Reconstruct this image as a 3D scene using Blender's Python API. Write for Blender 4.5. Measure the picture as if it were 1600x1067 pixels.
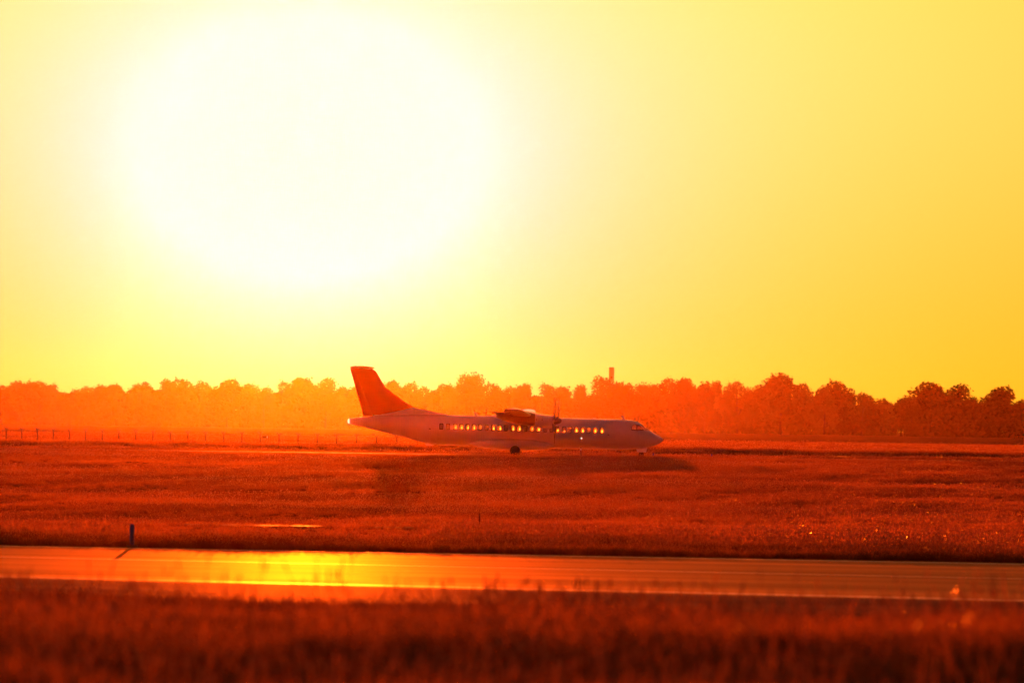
import bpy, bmesh, math, random
import numpy as np
from mathutils import Matrix, Vector

for o in list(bpy.data.objects):
    bpy.data.objects.remove(o)
random.seed(7)
rng = np.random.default_rng(11)
SC = bpy.context.scene
C = SC.collection
PI = math.pi
R = math.radians

# ------------------------------------------------------------------ camera
CAM_Z = 2.9
PITCH = 0.01423
ROLL = 0.0127
K = 36.0 / 200.0 / 1600.0            # tangent of one photograph pixel
cam = bpy.data.cameras.new('camera')
cam.lens = 200.0
cam.sensor_width = 36.0
cam.clip_start = 0.5
cam.clip_end = 60000.0
cam.dof.use_dof = True
cam.dof.focus_distance = 500.0
cam.dof.aperture_fstop = 2.2
cam_ob = bpy.data.objects.new('camera', cam)
C.objects.link(cam_ob)
CM = Matrix.Rotation(PI / 2 + PITCH, 3, 'X') @ Matrix.Rotation(ROLL, 3, 'Z')
cam_ob.matrix_world = Matrix.Translation((0, 0, CAM_Z)) @ CM.to_4x4()
SC.camera = cam_ob


def ray(px, py):
    return CM @ Vector(((px - 800) * K, (533.5 - py) * K, -1.0))


def at(px, py, Y):
    d = ray(px, py)
    return Vector((d.x / d.y * Y, Y, CAM_Z + d.z / d.y * Y))


def hit(px, py, z):
    d = ray(px, py)
    t = (z - CAM_Z) / d.z
    return Vector((d.x * t, d.y * t, z))


# ------------------------------------------------------------------ sky and sun
SUN_DIR = ray(482, 246).normalized()
SUN_EL = math.asin(SUN_DIR.z)
SUN_AZ = math.atan2(SUN_DIR.x, SUN_DIR.y)

world = bpy.data.worlds.new('World')
SC.world = world
world.use_nodes = True
wt = world.node_tree
for n in list(wt.nodes):
    wt.nodes.remove(n)


def wn(t, **kw):
    n = wt.nodes.new(t)
    for k, v in kw.items():
        setattr(n, k, v)
    return n


def wmath(op, a, b=None):
    n = wn('ShaderNodeMath', operation=op)
    for i, v in enumerate((a, b)):
        if v is None:
            continue
        if isinstance(v, (int, float)):
            n.inputs[i].default_value = v
        else:
            wt.links.new(v, n.inputs[i])
    return n.outputs[0]


sky = wn('ShaderNodeTexSky', sky_type='NISHITA')
sky.sun_disc = False
sky.sun_elevation = SUN_EL
sky.sun_rotation = SUN_AZ
sky.air_density = 1.6
sky.dust_density = 4.5
sky.ozone_density = 0.6
tint = wn('ShaderNodeMixRGB', blend_type='MULTIPLY')
tint.inputs[0].default_value = 1.0
tint.inputs[2].default_value = (1.0, 0.44, 0.68, 1)
wt.links.new(sky.outputs[0], tint.inputs[1])
bg1 = wn('ShaderNodeBackground')
bg1.inputs[1].default_value = 0.032
wt.links.new(tint.outputs[0], bg1.inputs[0])
# the wide aureole of the low sun: brightness by angle from the sun
geo = wn('ShaderNodeTexCoord')
dot = wn('ShaderNodeVectorMath', operation='DOT_PRODUCT')
nrm = wn('ShaderNodeVectorMath', operation='NORMALIZE')
wt.links.new(geo.outputs['Generated'], nrm.inputs[0])
wt.links.new(nrm.outputs[0], dot.inputs[0])
dot.inputs[1].default_value = SUN_DIR
ang = wmath('MULTIPLY', wmath('ARCCOSINE', wmath('MINIMUM', dot.outputs['Value'], 0.9999999)), 180 / PI)
# the glow is wider than it is high: the haze lies in layers
rgt = wn('ShaderNodeVectorMath', operation='DOT_PRODUCT')
wt.links.new(nrm.outputs[0], rgt.inputs[0])
rgt.inputs[1].default_value = Vector((0, 0, 1)).cross(-SUN_DIR).normalized()
hor = wmath('MULTIPLY', wmath('ARCSINE', rgt.outputs['Value']), 180 / PI)
ang = wmath('SQRT', wmath('MAXIMUM', wmath('SUBTRACT', wmath('MULTIPLY', ang, ang), wmath('MULTIPLY', wmath('MULTIPLY', hor, hor), 0.44)), 0.0))


def expo(amp, width):
    return wmath('MULTIPLY', wmath('EXPONENT', wmath('MULTIPLY', ang, -1.0 / width)), amp)


# near the horizon the air takes out the blue
sepz = wn('ShaderNodeSeparateXYZ')
wt.links.new(nrm.outputs[0], sepz.inputs[0])
elev = wn('ShaderNodeMapRange', interpolation_type='SMOOTHSTEP')
wt.links.new(sepz.outputs['Z'], elev.inputs[0])
elev.inputs[1].default_value = -0.005
elev.inputs[2].default_value = 0.075
elev.inputs[3].default_value = 0.12
elev.inputs[4].default_value = 1.0
AUREOLE = (
    ((0.3, 2.0), (1.12, 18.0), 1.6),
    ((0.02, 2.0), (0.82, 12.5), 0.65),
    ((3.3, 0.86), (0.40, 4.2), 0.93),
)
chan = []
for terms in AUREOLE:
    # the overexposed middle is one even disc: level off smoothly towards the cap
    wide = expo(*terms[1])
    if terms[2] == 0.93:
        wide = wmath('MULTIPLY', wide, elev.outputs[0])
    raw = wmath('ADD', expo(*terms[0]), wide)
    sm = wn('ShaderNodeMath', operation='SMOOTH_MIN')
    wt.links.new(raw, sm.inputs[0])
    sm.inputs[1].default_value = terms[2]
    sm.inputs[2].default_value = 0.15
    chan.append(sm.outputs[0])
comb = wn('ShaderNodeCombineColor')
for i in range(3):
    wt.links.new(chan[i], comb.inputs[i])
bg2 = wn('ShaderNodeBackground')
bg2.inputs[1].default_value = 0.287
wt.links.new(comb.outputs[0], bg2.inputs[0])
addw = wn('ShaderNodeAddShader')
wt.links.new(bg1.outputs[0], addw.inputs[0])
wt.links.new(bg2.outputs[0], addw.inputs[1])
wout = wn('ShaderNodeOutputWorld')
wt.links.new(addw.outputs[0], wout.inputs['Surface'])
world.cycles.sampling_method = 'MANUAL'
world.cycles.sample_map_resolution = 2048

sun = bpy.data.lights.new('sun', 'SUN')
sun.energy = 4.8
sun.color = (1.0, 0.092, 0.003)
sun.angle = R(0.5)
sun_ob = bpy.data.objects.new('sun', sun)
C.objects.link(sun_ob)
sun_ob.rotation_euler = (-SUN_DIR).to_track_quat('-Z', 'Y').to_euler()
sun_ob.location = (0, 0, 30)

HAZE_DENSITY = 0.40e-5
HAZE_G = 0.98

vs = SC.view_settings
vs.view_transform = 'Standard'
vs.look = 'None'
vs.exposure = 1.8
vs.gamma = 1.0
vs.use_curve_mapping = False
SC.cycles.use_denoising = True
SC.cycles.sample_clamp_indirect = 8.0
SC.cycles.max_bounces = 8
SC.cycles.transparent_max_bounces = 16
SC.cycles.volume_bounces = 0


# ------------------------------------------------------------------ materials
def mat(name):
    m = bpy.data.materials.new(name)
    m.use_nodes = True
    nt = m.node_tree
    for n in list(nt.nodes):
        nt.nodes.remove(n)
    out = nt.nodes.new('ShaderNodeOutputMaterial')
    return m, nt, out


def lnk(nt, a, b):
    nt.links.new(a, b)


def noise_col(nt, cols, scale=1.0, stretch=(1, 1, 1), detail=4, coord='pos', lo=0.3, hi=0.7):
    if coord == 'pos':
        g = nt.nodes.new('ShaderNodeNewGeometry').outputs['Position']
    else:
        g = nt.nodes.new('ShaderNodeTexCoord').outputs['Object']
    mp = nt.nodes.new('ShaderNodeMapping')
    mp.inputs['Scale'].default_value = stretch
    lnk(nt, g, mp.inputs[0])
    n = nt.nodes.new('ShaderNodeTexNoise')
    n.inputs['Scale'].default_value = scale
    n.inputs['Detail'].default_value = detail
    lnk(nt, mp.outputs[0], n.inputs['Vector'])
    r = nt.nodes.new('ShaderNodeValToRGB')
    e = r.color_ramp.elements
    e[0].position, e[0].color = lo, (*cols[0], 1)
    e[1].position, e[1].color = hi, (*cols[-1], 1)
    for i, c in enumerate(cols[1:-1]):
        k = e.new(lo + (hi - lo) * (i + 1) / (len(cols) - 1))
        k.color = (*c, 1)
    lnk(nt, n.outputs['Fac'], r.inputs[0])
    return r.outputs[0], n.outputs['Fac']


def principled(name, cols, rough=0.5, metal=0.0, scale=2.0, coord='obj', bump=0.0, coat=0.0, spec=0.5, stretch=(1, 1, 1)):
    m, nt, out = mat(name)
    b = nt.nodes.new('ShaderNodeBsdfPrincipled')
    c, f = noise_col(nt, cols, scale, stretch, coord=coord)
    lnk(nt, c, b.inputs['Base Color'])
    mr = nt.nodes.new('ShaderNodeMapRange')
    mr.inputs[3].default_value = rough * 0.8
    mr.inputs[4].default_value = min(1.0, rough * 1.25)
    lnk(nt, f, mr.inputs[0])
    lnk(nt, mr.outputs[0], b.inputs['Roughness'])
    b.inputs['Metallic'].default_value = metal
    b.inputs['Specular IOR Level'].default_value = spec
    b.inputs['Coat Weight'].default_value = coat
    if bump:
        bp = nt.nodes.new('ShaderNodeBump')
        bp.inputs['Strength'].default_value = bump
        lnk(nt, f, bp.inputs['Height'])
        lnk(nt, bp.outputs[0], b.inputs['Normal'])
    lnk(nt, b.outputs[0], out.inputs[0])
    return m


def leafy(name, cols, trans=0.45, scale=0.05, gloss=0.04, stretch=(1, 1, 1), tint_t=1.0, grough=0.35):
    """foliage: diffuse + translucent + a little gloss, colour drifting over the place"""
    m, nt, out = mat(name)
    c, f = noise_col(nt, cols, scale, stretch)
    oi = nt.nodes.new('ShaderNodeObjectInfo')
    hs = nt.nodes.new('ShaderNodeHueSaturation')
    mr = nt.nodes.new('ShaderNodeMapRange')
    mr.inputs[3].default_value = 0.6
    mr.inputs[4].default_value = 1.45
    lnk(nt, oi.outputs['Random'], mr.inputs[0])
    lnk(nt, mr.outputs[0], hs.inputs['Value'])
    lnk(nt, c, hs.inputs['Color'])
    d = nt.nodes.new('ShaderNodeBsdfDiffuse')
    t = nt.nodes.new('ShaderNodeBsdfTranslucent')
    g = nt.nodes.new('ShaderNodeBsdfGlossy')
    g.inputs['Roughness'].default_value = grough
    g.inputs['Color'].default_value = (0.8, 0.8, 0.8, 1)
    lnk(nt, hs.outputs[0], d.inputs[0])
    lnk(nt, hs.outputs[0], t.inputs[0])
    a = nt.nodes.new('ShaderNodeMixShader')
    a.inputs[0].default_value = trans
    lnk(nt, d.outputs[0], a.inputs[1])
    lnk(nt, t.outputs[0], a.inputs[2])
    b = nt.nodes.new('ShaderNodeMixShader')
    lw = nt.nodes.new('ShaderNodeLayerWeight')
    pw = nt.nodes.new('ShaderNodeMath')
    pw.operation = 'POWER'
    pw.inputs[1].default_value = 4.0
    lnk(nt, lw.outputs['Facing'], pw.inputs[0])
    ma = nt.nodes.new('ShaderNodeMath')
    ma.operation = 'MULTIPLY_ADD'
    ma.inputs[1].default_value = min(0.8, gloss * 5)
    ma.inputs[2].default_value = gloss * 0.5
    lnk(nt, pw.outputs[0], ma.inputs[0])
    lnk(nt, ma.outputs[0], b.inputs[0])
    lnk(nt, a.outputs[0], b.inputs[1])
    lnk(nt, g.outputs[0], b.inputs[2])
    lnk(nt, b.outputs[0], out.inputs[0])
    return m


def paved(name, cols, gl_fac, rough, stretch, rot=0.0, scale=1.0, gl_col=(0.9, 0.9, 0.9)):
    """worn asphalt or paint: diffuse plus a polished film that runs in streaks along the runway"""
    m, nt, out = mat(name)
    pos = nt.nodes.new('ShaderNodeNewGeometry').outputs['Position']
    vr = nt.nodes.new('ShaderNodeVectorRotate')
    vr.rotation_type = 'Z_AXIS'
    vr.inputs['Angle'].default_value = rot
    lnk(nt, pos, vr.inputs['Vector'])
    mp = nt.nodes.new('ShaderNodeMapping')
    mp.inputs['Scale'].default_value = stretch
    lnk(nt, vr.outputs[0], mp.inputs[0])
    n = nt.nodes.new('ShaderNodeTexNoise')
    n.inputs['Scale'].default_value = scale
    n.inputs['Detail'].default_value = 5
    lnk(nt, mp.outputs[0], n.inputs['Vector'])
    r = nt.nodes.new('ShaderNodeValToRGB')
    r.color_ramp.elements[0].position = 0.3
    r.color_ramp.elements[1].position = 0.7
    r.color_ramp.elements[0].color = (*cols[0], 1)
    r.color_ramp.elements[1].color = (*cols[1], 1)
    lnk(nt, n.outputs['Fac'], r.inputs[0])
    d = nt.nodes.new('ShaderNodeBsdfDiffuse')
    lnk(nt, r.outputs[0], d.inputs[0])
    g = nt.nodes.new('ShaderNodeBsdfGlossy')
    g.inputs['Color'].default_value = (*gl_col, 1)
    mr = nt.nodes.new('ShaderNodeMapRange')
    mr.inputs[1].default_value = 0.25
    mr.inputs[2].default_value = 0.75
    mr.inputs[3].default_value = rough * 0.85
    mr.inputs[4].default_value = rough * 1.15
    lnk(nt, n.outputs['Fac'], mr.inputs[0])
    lnk(nt, mr.outputs[0], g.inputs['Roughness'])
    mf = nt.nodes.new('ShaderNodeMapRange')
    mf.inputs[1].default_value = 0.3
    mf.inputs[2].default_value = 0.7
    mf.inputs[3].default_value = gl_fac * 0.55
    mf.inputs[4].default_value = gl_fac * 1.45
    lnk(nt, n.outputs['Fac'], mf.inputs[0])
    mx = nt.nodes.new('ShaderNodeMixShader')
    lnk(nt, mf.outputs[0], mx.inputs[0])
    lnk(nt, d.outputs[0], mx.inputs[1])
    lnk(nt, g.outputs[0], mx.inputs[2])
    lnk(nt, mx.outputs[0], out.inputs[0])
    return m


RW_YAW = 0.25
M_soil = leafy('soil', [(0.05, 0.03, 0.012), (0.1, 0.06, 0.025)], 0.0, 0.15, 0.0)
M_field = leafy('field_grass', [(0.09, 0.040, 0.008), (0.23, 0.09, 0.016), (0.36, 0.145, 0.026)], 0.6, 0.035, 0.08, (1, 0.9, 1), grough=0.4)
M_verge = leafy('verge_grass', [(0.08, 0.04, 0.010), (0.2, 0.09, 0.02)], 0.4, 0.2, 0.01)
M_fore = leafy('foreground_grass', [(0.10, 0.048, 0.009), (0.25, 0.105, 0.019)], 0.55, 0.8, 0.05)
M_seed = leafy('seed_heads', [(0.3, 0.2, 0.09), (0.42, 0.28, 0.14)], 0.5, 1.0, 0.03)
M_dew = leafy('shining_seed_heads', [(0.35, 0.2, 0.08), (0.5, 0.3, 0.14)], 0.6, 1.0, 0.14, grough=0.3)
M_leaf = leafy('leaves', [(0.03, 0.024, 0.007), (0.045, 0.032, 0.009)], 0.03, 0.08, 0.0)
M_bark = principled('bark', [(0.018, 0.014, 0.009), (0.04, 0.03, 0.02)], 0.95, scale=3, stretch=(1, 1, 0.2), bump=0.5, spec=0.05)
M_asphalt = paved('asphalt', [(0.05, 0.038, 0.028), (0.085, 0.065, 0.048)], 0.17, 0.52, (0.02, 0.35, 1), RW_YAW, gl_col=(0.92, 0.62, 0.2))
M_shoulder = paved('shoulder', [(0.06, 0.05, 0.04), (0.1, 0.085, 0.065)], 0.055, 0.6, (0.05, 0.5, 1), RW_YAW, gl_col=(0.92, 0.66, 0.36))
M_line = paved('road_paint', [(0.24, 0.2, 0.15), (0.42, 0.36, 0.28)], 0.30, 0.48, (0.05, 1.0, 1), RW_YAW, gl_col=(0.92, 0.7, 0.4))
M_taxi = paved('taxiway_concrete', [(0.10, 0.09, 0.08), (0.16, 0.15, 0.13)], 0.11, 0.58, (0.03, 0.3, 1), 0.0, gl_col=(0.92, 0.68, 0.42))
M_path = paved('wet_concrete', [(0.10, 0.09, 0.08), (0.2, 0.18, 0.15)], 0.03, 0.36, (0.05, 0.5, 1), 0.0)
M_white = principled('white_paint', [(0.62, 0.61, 0.61), (0.7, 0.69, 0.69)], 0.2, scale=0.7, coat=0.8)
M_red = principled('red_paint', [(0.34, 0.014, 0.008), (0.4, 0.02, 0.011)], 0.35, scale=0.7)
M_grey = principled('grey_paint', [(0.3, 0.3, 0.31), (0.36, 0.36, 0.37)], 0.4, scale=1.0)
M_wing = principled('wing_shade_grey', [(0.06, 0.05, 0.05), (0.08, 0.07, 0.07)], 0.3, scale=0.7, coat=0.5)  # underside shade of the wing painted into this dark grey
M_frame = principled('window_frame', [(0.05, 0.05, 0.055), (0.09, 0.09, 0.095)], 0.5, scale=2.0)
M_dark = principled('dark_metal', [(0.02, 0.02, 0.02), (0.05, 0.05, 0.05)], 0.5, scale=3.0)
M_prop = principled('propeller', [(0.03, 0.03, 0.032), (0.06, 0.06, 0.062)], 0.45, scale=3.0)
M_rubber = principled('rubber', [(0.015, 0.015, 0.015), (0.03, 0.03, 0.03)], 0.85, scale=8.0, spec=0.2)
M_steel = principled('steel', [(0.45, 0.45, 0.46), (0.55, 0.55, 0.56)], 0.4, 0.8, scale=4.0)
M_galv = principled('galvanised', [(0.06, 0.06, 0.06), (0.10, 0.10, 0.10)], 0.9, 0.0, scale=4.0, spec=0.05)
M_blue = principled('blue_plastic', [(0.04, 0.07, 0.26), (0.06, 0.09, 0.32)], 0.5, scale=3.0)
M_signblack = principled('sign_black', [(0.02, 0.02, 0.02), (0.04, 0.035, 0.03)], 0.6, scale=4.0)
M_signpale = principled('sign_pale', [(0.5, 0.5, 0.5), (0.65, 0.65, 0.65)], 0.6, scale=4.0)
M_conc = principled('tower_concrete', [(0.5, 0.47, 0.42), (0.62, 0.58, 0.52)], 0.85, scale=0.3, bump=0.1)
M_shade = principled('window_blind', [(0.3, 0.29, 0.27), (0.4, 0.39, 0.37)], 0.8, scale=5.0)

# aircraft window: clear sheet, finely scratched, so that light from behind spreads in it
M_pane, nt, out = mat('window_pane')
_t = nt.nodes.new('ShaderNodeBsdfTransparent')
_t.inputs[0].default_value = (0.93, 0.93, 0.93, 1)
_l = nt.nodes.new('ShaderNodeBsdfRefraction')
_l.inputs['Color'].default_value = (0.9, 0.9, 0.9, 1)
_l.inputs['Roughness'].default_value = 0.55
_l.inputs['IOR'].default_value = 1.2
_g = nt.nodes.new('ShaderNodeBsdfGlossy')
_g.inputs['Roughness'].default_value = 0.08
_m = nt.nodes.new('ShaderNodeMixShader')
_nz = nt.nodes.new('ShaderNodeTexNoise')
_nz.inputs['Scale'].default_value = 6.0
_mr = nt.nodes.new('ShaderNodeMapRange')
_mr.inputs[3].default_value = 0.18
_mr.inputs[4].default_value = 0.36
lnk(nt, _nz.outputs['Fac'], _mr.inputs[0])
lnk(nt, _mr.outputs[0], _m.inputs[0])
lnk(nt, _t.outputs[0], _m.inputs[1])
lnk(nt, _l.outputs[0], _m.inputs[2])
_m2 = nt.nodes.new('ShaderNodeMixShader')
_m2.inputs[0].default_value = 0.05
lnk(nt, _m.outputs[0], _m2.inputs[1])
lnk(nt, _g.outputs[0], _m2.inputs[2])
lnk(nt, _m2.outputs[0], out.inputs[0])

M_glow, nt, out = mat('lamp_glint_glow')  # glow shared by the tail lamp, the fairing's glint and the side dot
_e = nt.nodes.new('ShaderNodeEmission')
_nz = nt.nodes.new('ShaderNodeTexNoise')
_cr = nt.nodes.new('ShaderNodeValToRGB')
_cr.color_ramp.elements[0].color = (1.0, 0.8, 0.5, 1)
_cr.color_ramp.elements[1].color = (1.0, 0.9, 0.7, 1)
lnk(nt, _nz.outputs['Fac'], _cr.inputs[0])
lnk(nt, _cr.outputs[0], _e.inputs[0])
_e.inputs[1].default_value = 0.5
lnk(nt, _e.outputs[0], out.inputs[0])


# ------------------------------------------------------------------ mesh helpers
def tag(o, label=None, cat=None, group=None, kind=None):
    if label:
        o['label'] = label
    if cat:
        o['category'] = cat
    if group:
        o['group'] = group
    if kind:
        o['kind'] = kind
    return o


def link(name, me, m=None, parent=None, smooth=False):
    if m is not None and len(me.materials) == 0:
        me.materials.append(m)
    if smooth:
        me.polygons.foreach_set('use_smooth', [True] * len(me.polygons))
    o = bpy.data.objects.new(name, me)
    C.objects.link(o)
    if parent is not None:
        o.parent = parent
    return o


def empty(name, loc=(0, 0, 0)):
    o = bpy.data.objects.new(name, None)
    C.objects.link(o)
    o.location = loc
    return o


def mesh(name, vs_, fs_):
    me = bpy.data.meshes.new(name)
    me.from_pydata([tuple(map(float, v)) for v in vs_], [], [tuple(map(int, f)) for f in fs_])
    me.update()
    return me


class MB:
    def __init__(s):
        s.v, s.f = [], []

    def add(s, vs_, fs_):
        b = len(s.v)
        s.v += [tuple(v) for v in vs_]
        s.f += [tuple(i + b for i in f) for f in fs_]
        return s

    def box(s, x0, x1, y0, y1, z0, z1):
        return s.add([(x0, y0, z0), (x1, y0, z0), (x1, y1, z0), (x0, y1, z0), (x0, y0, z1), (x1, y0, z1), (x1, y1, z1), (x0, y1, z1)],
                     [(0, 3, 2, 1), (4, 5, 6, 7), (0, 1, 5, 4), (1, 2, 6, 5), (2, 3, 7, 6), (3, 0, 4, 7)])

    def tube(s, pts, rad, n=8, cap=True):
        pts = [Vector(p) for p in pts]
        rad = [rad] * len(pts) if isinstance(rad, (int, float)) else rad
        rings = []
        for i, p in enumerate(pts):
            a = pts[max(i - 1, 0)]
            b = pts[min(i + 1, len(pts) - 1)]
            d = (b - a).normalized()
            u = d.orthogonal().normalized() if abs(d.z) > 0.9 else d.cross(Vector((0, 0, 1))).normalized()
            w = d.cross(u)
            rings.append([p + (u * math.cos(2 * PI * j / n) + w * math.sin(2 * PI * j / n)) * rad[i] for j in range(n)])
        return s.rings(rings, cap)

    def rings(s, rings, cap=True):
        n = len(rings[0])
        vs_, fs_ = [], []
        for r in rings:
            vs_ += [tuple(p) for p in r]
        for i in range(len(rings) - 1):
            for j in range(n):
                k = (j + 1) % n
                fs_.append((i * n + j, i * n + k, (i + 1) * n + k, (i + 1) * n + j))
        if cap:
            fs_.append(tuple(range(n - 1, -1, -1)))
            fs_.append(tuple((len(rings) - 1) * n + j for j in range(n)))
        return s.add(vs_, fs_)

    def lathe(s, prof, axis='y', n=24, c=(0, 0, 0)):
        rings = []
        for r, h in prof:
            ring = []
            for j in range(n):
                a = 2 * PI * j / n
                if axis == 'y':
                    ring.append((c[0] + r * math.cos(a), c[1] + h, c[2] + r * math.sin(a)))
                elif axis == 'x':
                    ring.append((c[0] + h, c[1] + r * math.cos(a), c[2] + r * math.sin(a)))
                else:
                    ring.append((c[0] + r * math.cos(a), c[1] + r * math.sin(a), c[2] + h))
            rings.append(ring)
        return s.rings(rings)

    def build(s, name, m=None, parent=None, smooth=False, auto=False):
        me = mesh(name, s.v, s.f)
        bm = bmesh.new()
        bm.from_mesh(me)
        bmesh.ops.recalc_face_normals(bm, faces=bm.faces)
        if auto:
            for e in bm.edges:
                if len(e.link_faces) == 2 and e.calc_face_angle(0) > 0.7:
                    e.smooth = False
        bm.to_mesh(me)
        bm.free()
        return link(name, me, m, parent, smooth or auto)


def pchip(xs, ys):
    xs = np.array(xs, float)
    ys = np.array(ys, float)
    h = np.diff(xs)
    d = np.diff(ys) / h
    m = np.zeros(len(xs))
    for i in range(1, len(xs) - 1):
        if d[i - 1] * d[i] > 0:
            w1 = 2 * h[i] + h[i - 1]
            w2 = h[i] + 2 * h[i - 1]
            m[i] = (w1 + w2) / (w1 / d[i - 1] + w2 / d[i])
    m[0], m[-1] = d[0], d[-1]

    def f(x):
        x = min(max(x, xs[0]), xs[-1])
        i = min(max(np.searchsorted(xs, x) - 1, 0), len(xs) - 2)
        t = (x - xs[i]) / h[i]
        return float((1 + 2 * t) * (1 - t) ** 2 * ys[i] + t * (1 - t) ** 2 * h[i] * m[i] + t * t * (3 - 2 * t) * ys[i + 1] + t * t * (t - 1) * h[i] * m[i + 1])
    return f


# ------------------------------------------------------------------ ground
PROF = [(-3000, 1.2), (-6, 1.2), (0, 1.15), (9, 0.0), (20, -0.02), (46, 0.85), (51, 0.9), (58, 0.7), (108, -1.4), (125, -1.5),
        (300, -1.5), (400, -0.75), (470, -0.06), (480, 0.0), (516, 0.0), (528, -0.18), (560, -0.6), (584, -0.72), (600, 0.24), (612, 0.22),
        (655, -1.0), (800, -1.2), (1400, -1.5), (40000, -1.5)]
_px = np.array([p[0] for p in PROF], float)
_pz = np.array([p[1] for p in PROF], float)


def ground_z(x, y):
    x = np.asarray(x, float)
    y = np.asarray(y, float)
    z = np.interp(y, _px, _pz)
    # gentle unevenness off the pavements
    amp = np.clip((np.abs(y - 165) - 62) / 30, 0, 1) * np.clip((np.abs(y - 498) - 20) / 25, 0, 1) * np.clip((y - 15) / 20, 0, 1)
    b = 0.06 * np.sin(x * 0.23 + y * 0.11) + 0.05 * np.sin(x * 0.71 - y * 0.19 + 1.3) + 0.07 * np.sin(x * 0.083 + 2.0 + y * 0.05)
    return z + b * amp


ys_ = np.unique(np.concatenate([np.array([-1000, -400, -200, -60]), np.arange(-20, 20, 4), np.arange(20, 70, 1.5), np.arange(70, 130, 4), np.arange(130, 210, 10),
                                np.arange(210, 690, 3.0), np.arange(690, 900, 20), np.arange(900, 2000, 100), np.array([2600, 3600, 5200])]))
xs_ = np.unique(np.concatenate([np.array([-5200, -2000, -1000, -400, -200, -140]), np.arange(-100, 101, 3.0), np.array([140, 200, 400, 1000, 2000, 5200])]))
XX, YY = np.meshgrid(xs_, ys_)
ZZ = ground_z(XX, YY)
nx, ny = len(xs_), len(ys_)
gv = np.stack([XX.ravel(), YY.ravel(), ZZ.ravel()], 1)
gf = [(j * nx + i, j * nx + i + 1, (j + 1) * nx + i + 1, (j + 1) * nx + i) for j in range(ny - 1) for i in range(nx - 1)]
ground = link('ground', mesh('ground', gv, gf), M_soil, None, True)
tag(ground, kind='structure')


def strip(name, l0, l1, z, m, parent=None, ext=6.0, seg=1):
    """a sheet between two straight lines, each given by two ground points, extended past the frame"""
    def e(l):
        a, b = l
        d = b - a
        return a - d * ext, b + d * ext
    a0, b0 = e(l0)
    a1, b1 = e(l1)
    v = []
    for k in range(seg + 1):
        t = k / seg
        v.append((*(a0 + (b0 - a0) * t).xy, z))
        v.append((*(a1 + (b1 - a1) * t).xy, z))
    f = [(2 * k, 2 * k + 2, 2 * k + 3, 2 * k + 1) for k in range(seg)]
    return link(name, mesh(name, v, f), m, parent)


GZ = -1.5
far_l = (hit(0, 852.8, GZ), hit(1600, 881.0, GZ))
mid_l = (hit(0, 871.0, GZ), hit(1600, 905.5, GZ))
near_l = (hit(0, 904.0, GZ), hit(1600, 942.0, GZ))
shld_l = (hit(0, 935.0, GZ), hit(1600, 985.0, GZ))


def lerp_l(a, b, t):
    return tuple(a[i] + (b[i] - a[i]) * t for i in (0, 1))


runway = strip('runway', far_l, near_l, GZ + 0.024, M_asphalt)
tag(runway, kind='structure')
strip('shoulder', near_l, shld_l, GZ + 0.020, M_shoulder, runway)
strip('edge_line', lerp_l(far_l, near_l, 0.015), lerp_l(far_l, near_l, 0.040), GZ + 0.029, M_line, runway)
strip('edge_line', lerp_l(far_l, near_l, 0.950), lerp_l(far_l, near_l, 0.985), GZ + 0.029, M_line, runway)
strip('centre_line', lerp_l(mid_l, near_l, -0.012), lerp_l(mid_l, near_l, 0.022), GZ + 0.029, M_line, runway)

taxi = link('taxiway', mesh('taxiway', [(-400, 484, 0.02), (400, 484, 0.02), (400, 513, 0.02), (-400, 513, 0.02)], [(0, 1, 2, 3)]), M_taxi)
tag(taxi, kind='structure')
link('edge_line', mesh('edge_line', [(-400, 485.2, 0.026), (400, 485.2, 0.026), (400, 485.5, 0.026), (-400, 485.5, 0.026)], [(0, 1, 2, 3)]), M_line, taxi)
link('centre_line', mesh('centre_line', [(-400, 496.4, 0.026), (400, 496.4, 0.026), (400, 496.6, 0.026), (-400, 496.6, 0.026)], [(0, 1, 2, 3)]), M_line, taxi)

# narrow wet channel in the grass just beyond the runway
chan_pts = [hit(286, 822.6, GZ), hit(505, 825.5, GZ)], [hit(586, 826.6, GZ), hit(648, 827.4, GZ)]
path_ob = []
for a, b in chan_pts:
    v = []
    n = 14
    for k in range(n + 1):
        p = a.lerp(b, k / n)
        w = 0.3 + 0.24 * math.sin(k * 1.7)
        v += [(p.x, p.y - w, GZ + 0.10), (p.x, p.y + w, GZ + 0.10)]
    o = link('puddle', mesh('puddle', v, [(2 * k, 2 * k + 2, 2 * k + 3, 2 * k + 1) for k in range(n)]), M_path)
    tag(o, kind='structure')
    path_ob.append((a, b))


# ------------------------------------------------------------------ aircraft
NOSE_PX, MPX, GEAR_PX, GEAR_PY, TILT = 1035.0, 18.1, 808.0, 712.5, 0.025
S0 = (NOSE_PX - GEAR_PX) / MPX          # station of the main wheels, metres aft of the nose
PLANE_Y = 497.0


def sz(px, py):
    """photograph pixel on the aircraft's side -> (metres aft of nose, metres above ground)"""
    z = (GEAR_PY - (py - TILT * (px - GEAR_PX))) / MPX
    return (NOSE_PX - px) / MPX + TILT * (z - 1.5), z


airplane = empty('airplane')
gp = at(GEAR_PX, 690, PLANE_Y)
airplane.location = (gp.x, PLANE_Y, 0.03)
airplane.rotation_euler = (0, TILT - ROLL, R(-2.7))
airplane.scale = (1.015, 1.015, 1.015)
tag(airplane, 'white twin propeller airliner with dark red tail fin taxiing left to right', 'airplane')

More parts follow.
